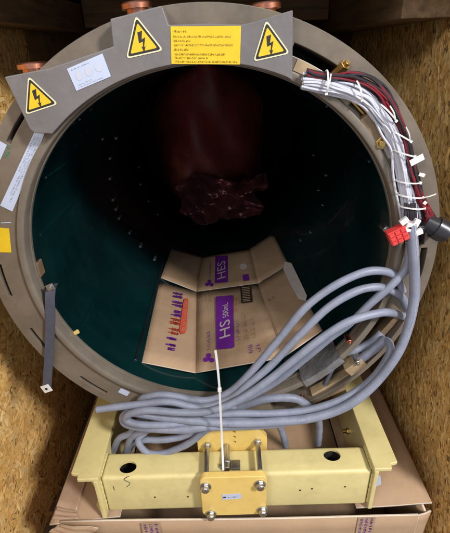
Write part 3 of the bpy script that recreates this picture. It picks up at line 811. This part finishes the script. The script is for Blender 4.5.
board('top_flap', [(.315,YBX+.016,ZB-.0035), (.492,YBX+.020,ZB+.002), (.494,.60,ZB+.002), (.315,.60,ZB-.0035)], .005, seed=4, buckle=.0012)
board('top_flap', [(-.400,YBX-.004,ZB-.002), (-.240,YBX+.012,ZB-.0035), (-.240,.60,ZB-.0035), (-.392,.60,ZB+.002)], .005, seed=5, buckle=.0012)
board('inner_flap', [(-.238,.01,ZB-.012), (.313,.01,ZB-.012), (.313,.60,ZB-.008), (-.238,.60,ZB-.008)], .005, seed=6)
board('inner_tray', [(-.38,YBX+.012,ZB-.22), (.455,YBX+.012,ZB-.22), (.455,.6,ZB-.22), (-.38,.6,ZB-.22)], .005, seed=7)
board('corner_flap', [(.456,YBX-.003,ZB-.22), (.476,YBX+.008,ZB-.22), (.489,YBX+.012,ZB-.012), (.453,YBX-.003,ZB-.004)], .004, seed=8, buckle=.001)
# torn front-left corner
board('torn_flap', [(-.400,YBX-.014,ZB-.012), (-.325,YBX-.020,ZB-.052), (-.285,YBX-.012,ZB-.006), (-.372,YBX-.006,ZB+.002)], .004, seed=9, buckle=.005)
board('torn_flap', [(-.392,YBX-.010,ZB-.10), (-.300,YBX-.014,ZB-.12), (-.290,YBX-.010,ZB-.035), (-.345,YBX-.010,ZB-.040)], .004, seed=10, buckle=.004)
# glossy tape over the left flap
o = board('clear_tape', [(-.397,-.085,ZB+.0045), (-.345,-.098,ZB+.004), (-.345,.25,ZB+.004), (-.392,.25,ZB+.0065)], .0005, m='tape', seed=14, buckle=.0011, K=20)
o = board('clear_tape', [(-.398,-.115,ZB+.003), (-.335,-.117,ZB+.004), (-.345,-.10,ZB+.0055), (-.394,-.088,ZB+.006)], .0005, m='tape', seed=15, buckle=.0022, K=14)
# printed tapes over the front edge
def tape(u0, u1, m_text, seed):
    y = YBX-.0075
    a, b_ = on(u0, 511, y=y), on(u1, 510, y=y); a.z = b_.z = ZB+.0005
    o = MB().prism([a, b_, b_ - Vector((0,0,.25)), a - Vector((0,0,.25))], (0,-.0006,0)).build('packing_tape', M['tape'], bx)
    mb = MB(); W = (b_-a).length
    for k in (0, 1, 2, 0, 1, 2, 0, 1, 2):
        seed += 1
        strokes(mb, a + (b_-a)*(.14+.3*k) + Vector((0,-.0010,-.004)), Vector((0,0,-1)), (b_-a).normalized(), Vector((0,0,0)), .2, W*.19, seed+k, word=(1,2))
    mb.build('print', M[m_text], o)
tape(359.5, 377, 'purple', 120); tape(138.5, 157, 'purple', 140)

# ------------------------------------------------------------------ hoses
def hose(pts, r, label, group=None, name='water_hose', mark=None):
    mark = len(pts) > 18 if mark is None else mark
    hr = random.Random(int(pts[0][0]*7 + pts[0][1]))
    P = [on(u + hr.uniform(-.7,.7), v + hr.uniform(-.7,.7), y=y) for (u, v, y) in pts]
    ph = hr.uniform(0, 6)
    o = MB().tube(P, lambda t: r*(1 + .025*math.sin(23*t+ph) + .02*math.sin(61*t+2*ph)), 16, 8).build(name, M['hose'], smooth=True, label=label, cat='hose', group=group)
    if mark:
        Q = spline(P, 24); acc = 0; mb = MB()
        for a_, b_ in zip(Q, Q[1:]):
            acc += (b_-a_).length
            ph_ = acc % .17
            if ph_ < .06 and hr.random() < .8:
                t_ = (b_-a_).normalized(); n_ = Vector((.15,-.75,.6)); n_ = (n_ - t_*n_.dot(t_)).normalized(); e_ = t_.cross(n_)
                c_ = (a_+b_)/2 + n_*r*1.045 + e_*hr.uniform(-.0007,.0007)
                l_ = t_*hr.uniform(.0006,.0013); w_ = e_*hr.uniform(.0007,.0015)
                mb.add([c_-l_-w_, c_+l_-w_, c_+l_+w_, c_-l_+w_], [(0,1,2,3)])
        mb.build('hose_print', M['hoseprint'], o, kind='stuff')
    return o
HR = .0079
hose([(411.5,224,-.034),(413,245,-.036),(414.5,270,-.038),(414,297,-.042),(408.5,328,-.05),(395.5,356,-.06),(373,385,-.068),(345,406.5,-.072),(311,418.5,-.072),(270,422.5,-.07),(230,423,-.07),(195,420,-.064),(158,416,-.05),(133,413,-.04),(123.5,417.5,-.036),(128,424,-.04),(150,428,-.052),(185,428.5,-.066),(205,427,-.066),(240,425,-.050),(285,424,-.045)], .0095,
     'long grey hose hanging straight down from the wire harness past the red connector')
hose([(402,292,-.008),(395,276,-.012),(381,271.5,-.018),(361,274,-.024),(333,286.5,-.03),(305,309,-.036),(278,341,-.042),(250,373,-.048),(228,393,-.05),(205,401,-.048),(180,397,-.04),(160,394.5,-.032),(143,397.5,-.024),(138,404,-.014)], HR,
     'grey hose forming the uppermost arch across the bore opening')
hose([(408,309,.0),(401,297,-.008),(390,290,-.016),(376,287.5,-.024),(355,291,-.032),(328,308,-.042),(300,335.5,-.050),(272,364,-.056),(250,384,-.060),(228,399,-.062),(200,407,-.06),(170,401.5,-.052),(145,403,-.044),(118,406,-.04),(97,409,-.04)], HR,
     'grey hose of the second arch, its end lying on the left end channel')
hose([(409,243,-.012),(406,266,-.018),(394,283.5,-.024),(372,303,-.026),(350,323,-.026),(330,339,-.024),(305,359,-.022),(280,379,-.022),(255,394,-.026),(228,405,-.034),(195,411,-.036),(165,412,-.03),(140,420,-.024),(130,432,-.018),(119,438,-.012),(114,450,-.004)], HR,
     'grey hose slanting behind the arches from beside the upright hose')
hose([(405,316,-.014),(392,312.5,-.030),(378,313,-.044),(350,321.5,-.056),(322,338,-.064),(294,360,-.070),(267,381,-.076),(240,400,-.080),(210,411,-.080),(180,412,-.072),(150,410,-.062),(131,413.5,-.052),(126,420,-.048),(140,425,-.058),(170,424.5,-.062),(205,420,-.054),(245,419,-.046),(290,419,-.045)], HR,
     'grey hose of the lowest arch starting at a steel clip on the ring')
hose([(380,340,.006),(388,341,-.016),(391,349,-.034),(384,364,-.046),(367,384,-.052),(339,400,-.056),(305,410.5,-.056),(270,413.5,-.054),(235,413,-.052),(200,416,-.05),(170,424,-.042),(145,431,-.032),(131,438,-.022),(125,452,-.010)], HR,
     'grey hose curving down from a bend beside the brass block')
hose([(347,352,.012),(360,348,.010),(373,341,.010),(382,333,.014)], .0095, 'short thin grey hose entering the recess above the brass block')
hose([(355,363,-.004),(366,356,-.010),(377,347,-.012),(386,338,-.006)], .0095, 'short grey hose plugged into the brass block')
hose([(277,421,-.02),(281,428,-.012),(284,436,-.008),(286,446,-.004)], .008, 'grey hose end dropping behind the beam beside the clamp', None)
hose([(318.5,417,-.02),(319,426,-.010),(319,434,-.006),(318.5,444,-.002)], .008, 'grey hose end dropping behind the beam midway to the right channel', None)
hose([(238,408,-.004),(262,400,-.010),(283,397.5,-.014),(298,400,-.014),(310,407,-.014),(321,416,-.012)], .0095, 'short grey hose bend tucked under the arches at the lower rim')
hose([(216,424,-.058),(204,432,-.052),(190,442,-.046),(175,450,-.042),(161,454,-.040),(148,453,-.038),(141,446,-.034),(139,438,-.026),(146,431,-.020)], HR,
     'grey hose making the lowest loop over the beam beside the oval hole')
hose([(214,420,-.04),(196,431,-.034),(180,437.5,-.030),(160,440,-.028),(145,440,-.022),(133,444,-.014),(128,452,-.008)], HR,
     'grey hose loop tucked behind the lowest loop over the beam')
hose([(236,408,-.018),(210,404,-.014),(185,405,-.012),(160,408,-.010),(142,404,-.006)], HR*.9, 'grey hose hidden under the bundle at the bottom of the ring')

# ------------------------------------------------------------------ white cable tie standing up from the clamp
P = [on(215.5,350.5,y=-.115), on(217.5,366,y=-.114), on(219.5,388,y=-.110), on(220.5,410,y=-.105), on(222,440,y=-.104), on(223.3,470,y=-.1275)]
def ribbon(mb, P, wv, tv, sub=6):
    Q = spline(P, sub); V = []
    for p in Q: V += [p - wv - tv, p + wv - tv, p + wv + tv, p - wv + tv]
    F = []
    for i in range(len(Q)-1):
        for k in range(4): F.append((4*i+k, 4*i+(k+1) % 4, 4*i+4+(k+1) % 4, 4*i+4+k))
    n = len(Q); F += [(0,1,2,3), (4*n-4, 4*n-3, 4*n-2, 4*n-1)]
    return mb.add(V, F)
ct = thing('cable_tie', tuple(P[-1]), 'long thin white cable tie standing up from the yellow clamp', 'cable tie')
ribbon(MB(), P, Vector((.0021,0,0)), Vector((0,.0008,0))).build('tail', M['whitepl'], ct)
c = P[2]; MB().obox(c + Vector((0,0,-.004)), (.0036,0,0), (0,.003,0), (0,0,.004)).build('head', M['whitepl'], ct, bevel=.0006)

# ------------------------------------------------------------------ slate strap on the ring
sp = thing('earth_strap', tuple(on(50,286,y=-.006)), 'slate grey strap hanging over the ring with a white square end', 'strap')
P = [on(53,284,y=.012), on(51,289,y=-.004), on(50,300,y=-.010), on(50.5,320,y=-.011), on(49.5,345,y=-.010), on(48,370,y=-.011), on(47,388,y=-.012)]
ribbon(MB(), P, Vector((.0098,0,.001)), Vector((0,.0011,0))).build('band', M['strap'], sp)
c = on(46.5, 388.5, y=-.0148); a = math.radians(20)
ax, az = Vector((math.cos(a),0,math.sin(a)))*.0098, Vector((-math.sin(a),0,math.cos(a)))*.0098
MB().obox(c, ax, (0,.0012,0), az).build('end_plate', M['whitepl'], sp, bevel=.0005)
MB().cyl(c - Vector((0,.0014,0)), c - Vector((0,.0017,0)), .0032, 14).build('eyelet', M['black'], sp)
c = on(50.5, 287, y=-.0075)
MB().obox(c, (.0075,0,.003), (0,.002,0), (-.002,0,.006)).cyl(c - Vector((0,.002,0)), c - Vector((0,.007,0)), .0045, 6).build('screw_clip', M['steel'], sp, bevel=.0008)

# ------------------------------------------------------------------ wire harness
wh = thing('wire_harness', tuple(on(411,224,y=-.03)), 'bundle of white red and black wires tied along the ring', 'wire harness')
path = [(303,81),(318,83.5),(335,87),(352,92),(368,101),(381,114.5),(391,130),(398,148),(403,167),(406,185),(408.5,203),(410.5,219)]
def offs(path, o, y):
    out = []
    for i, (u, v) in enumerate(path):
        a = path[max(i-1,0)]; b_ = path[min(i+1, len(path)-1)]
        dx, dy = b_[0]-a[0], b_[1]-a[1]; L_ = math.hypot(dx, dy)
        out.append(on(u - dy/L_*o, v + dx/L_*o, y=y))
    return out
rnd = random.Random(21)
k = 0
for lay, (y, os_) in enumerate(((-.012, (-7.4,-5.4,-3.4,-1.4,.6,2.6,4.6,6.6,8)), (-.0155, (-6.6,-4.6,-2.6,-.6,1.4,3.4,5.4,7)), (-.0190, (-5,-3,-1,1,3,5)), (-.0215, (-3,-.5,2)))):
    for o in os_:
        o1 = o*1.12 + rnd.uniform(-.6,.6); o2 = max(min(o1 + rnd.gauss(0, 2.6), 9.5), -9.5)
        A_ = offs(path, o1, y); B_ = offs(path, o2, y); nP = len(path)
        pp = []
        for q_ in range(nP):
            w_ = q_/(nP-1); w_ = w_*w_*(3-2*w_)
            pp.append(A_[q_].lerp(B_[q_], w_) + Vector((rnd.gauss(0,.0013), rnd.gauss(0,.0014), rnd.gauss(0,.0013))))
        MB().tube(pp, .0021, 7, 4).build('wire', M['whitewire'], wh, smooth=True)
rpath = [(306,73),(320,75.5),(336,78),(352,79.5),(368,84),(381,94),(391,108),(400,126),(407,146),(411,164),(415,182),(420,200),(429,216)]
rbow = [(306,74),(320,76.5),(336,76.5),(352,74.5),(370,78),(384,90),(394,106),(402,126),(408,146),(413,166),(417,184),(424,201),(432,217)]
for i, (m_, pth, o, y) in enumerate((('redwire', rpath, -2, -.014), ('redwire', rpath, .4, -.019), ('redwire', rpath, 2.6, -.014), ('blackwire', rpath, -1.4, -.0235), ('redwire', rpath, 1.6, -.0225), ('blackwire', rbow, 1.2, -.0225), ('blackwire', rbow, 0, -.016), ('blackwire', rbow, -2, -.013), ('blackwire', rbow, 2.2, -.019), ('blackwire', rpath, -3.6, -.017), ('redwire', rpath, -.8, -.0225), ('blackwire', rpath, 3.4, -.018), ('blackwire', rpath, 1.4, -.011), ('redwire', rbow, -1, -.021))):
    pp = [Vector(q) + Vector((rnd.gauss(0,.0014), rnd.gauss(0,.0016), rnd.gauss(0,.0014))) for q in offs(pth, o, y)]
    MB().tube(pp, .0020, 7, 4).build('wire', M[m_], wh, smooth=True)
# dark wires leaving towards the plugs
for i in range(6):
    a = on(405+i*1.9, 203, y=-.022); b_ = on(403+i*2.6, 231, y=-.028)
    MB().tube([a, (a+b_)/2 + Vector((rnd.uniform(-.002,.002), -.006, 0)), b_], .0022, 7, 5).build('wire', M['blackwire'], wh, smooth=True)
# cable ties round the bundle
def tie(u, v, ang_, w_px, y=-.011, d=.022, tail=None):
    c = on(u, v, y=y); h = (on(u+w_px/2, v, y=y) - c).length
    e = Vector((math.cos(ang_), 0, -math.sin(ang_)))       # across the bundle
    V = []; n = 18
    al = Vector((0,-1,0)).cross(e).normalized()
    loop = [c + e*h*math.cos(2*PI*i/n) + Vector((0,-1,0))*d*(.35+.62*math.sin(2*PI*i/n)) for i in range(n)]
    mb = MB()
    for i in range(n):
        p, q = loop[i], loop[(i+1) % n]; m_ = (p+q)/2; dv = (q-p)
        nn = dv.cross(al).normalized()
        mb.obox(m_, dv*.54, al*.0012, nn*.0005)
    mb.obox(loop[1] + Vector((0,-.001,0)), e*.0019, al*.0021, Vector((0,.0018,0)))
    if tail:
        t = on(tail[0], tail[1], y=y-d*.8); s0 = loop[2]
        Q = spline([s0, (s0+t)/2 + Vector((0,-.004,.001)), t], 5)
        for p, q in zip(Q, Q[1:]): mb.obox((p+q)/2, (q-p)*.52, al*.0010, (q-p).cross(al).normalized()*.0005)
    mb.build('cable_tie', M['whitepl'], wh)
tie(325, 82, 1.55, 22, tail=(331,74)); tie(357, 90, 1.2, 20); tie(386, 112, .75, 24, tail=(390,106)); tie(399, 135, .5, 23, tail=(406,127))
tie(402, 152, .3, 22); tie(406, 180, .1, 24); tie(408, 194, .15, 26, tail=(436,194)); tie(410, 205, .1, 26)
# little white flags on the wires
for (u, v, a, w_, h_) in ((417,160,.5,.011,.0055), (422,175,-.3,.005,.003), (425,203,-.6,.003,.003)):
    c = on(u, v, y=-.027); e = Vector((math.cos(a),0,math.sin(a))); f = Vector((-math.sin(a),0,math.cos(a)))
    MB().obox(c, e*w_, Vector((0,.0008,0)) + e*.001, f*h_).build('wire_flag', M['whitepl'], wh, bevel=.0005)
for i, (u, v, a) in enumerate(((404,221,.7), (410,226,-.3), (416,223,1.2), (407,229,.2), (414,231,-.8), (418,232,.4))):
    c = on(u, v, y=-.036 - .003*(i % 2)); e = Vector((math.cos(a),0,math.sin(a))); f = Vector((-math.sin(a),0,math.cos(a)))
    MB().obox(c, e*.0075, Vector((0,.004,0)), f*.0052).build('white_plug', M['whitepl'], wh, bevel=.0012)
# red plug: block of chambers
c = on(397, 234.5, y=-.034); a = math.radians(28)
e = Vector((math.cos(a),0,math.sin(a))); f = Vector((-math.sin(a),0,math.cos(a)))
rp = MB().obox(c, e*.0165, (0,.009,0), f*.0135).build('red_plug', M['redconn'], wh, bevel=.0015)
for i in range(3):
    for j in range(3):
        q = c + e*(-.0105+.0105*i) + f*(-.0086+.0086*j) + Vector((0,-.0098,0))
        MB().obox(q, e*.0043, (0,.0022,0), f*.0034).build('chamber', M['redconn'], rp, bevel=.0008)
for i in range(4):
    a0 = on(404+i*1.2, 228+i*1.5, y=-.034); b0 = on(411+i, 218, y=-.028)
    MB().tube([a0, (a0+b0)/2 + Vector((0,-.004,0)), b0], .0019, 6, 4).build('wire', M['redwire' if i < 2 else 'whitewire'], wh, smooth=True)
# black round plug
c = on(437, 228, y=-.03); ax = (on(447, 233, y=-.036) - on(427, 222, y=-.026)).normalized()
MB().cyl(c - ax*.024, c - ax*.004, .0135, 24, r2=.017).cyl(c - ax*.004, c + ax*.012, .0205, 24).cyl(c + ax*.012, c + ax*.02, .0185, 24).build('black_plug', M['blackconn'], wh, smooth=True)
for i in range(4):
    a0 = on(424+i*1.6, 205+i, y=-.022); b0 = c - ax*.02 + Vector((rnd.uniform(-.006,.006), -.003, rnd.uniform(-.005,.006)))
    MB().tube([a0, (a0+b0)/2 + Vector((.002,-.004,.002)), b0], .0022, 6, 4).build('wire', M['redwire'], wh, smooth=True)
for i in range(3):
    a0 = on(411+i*2, 222+i, y=-.026); b0 = c - ax*.018 + Vector((-.002, -.004, -.004*i))
    MB().tube([a0, (a0+b0)/2 + Vector((0,-.006,-.006)), b0], .0026, 6, 4).build('wire', M['blackwire'], wh, smooth=True)
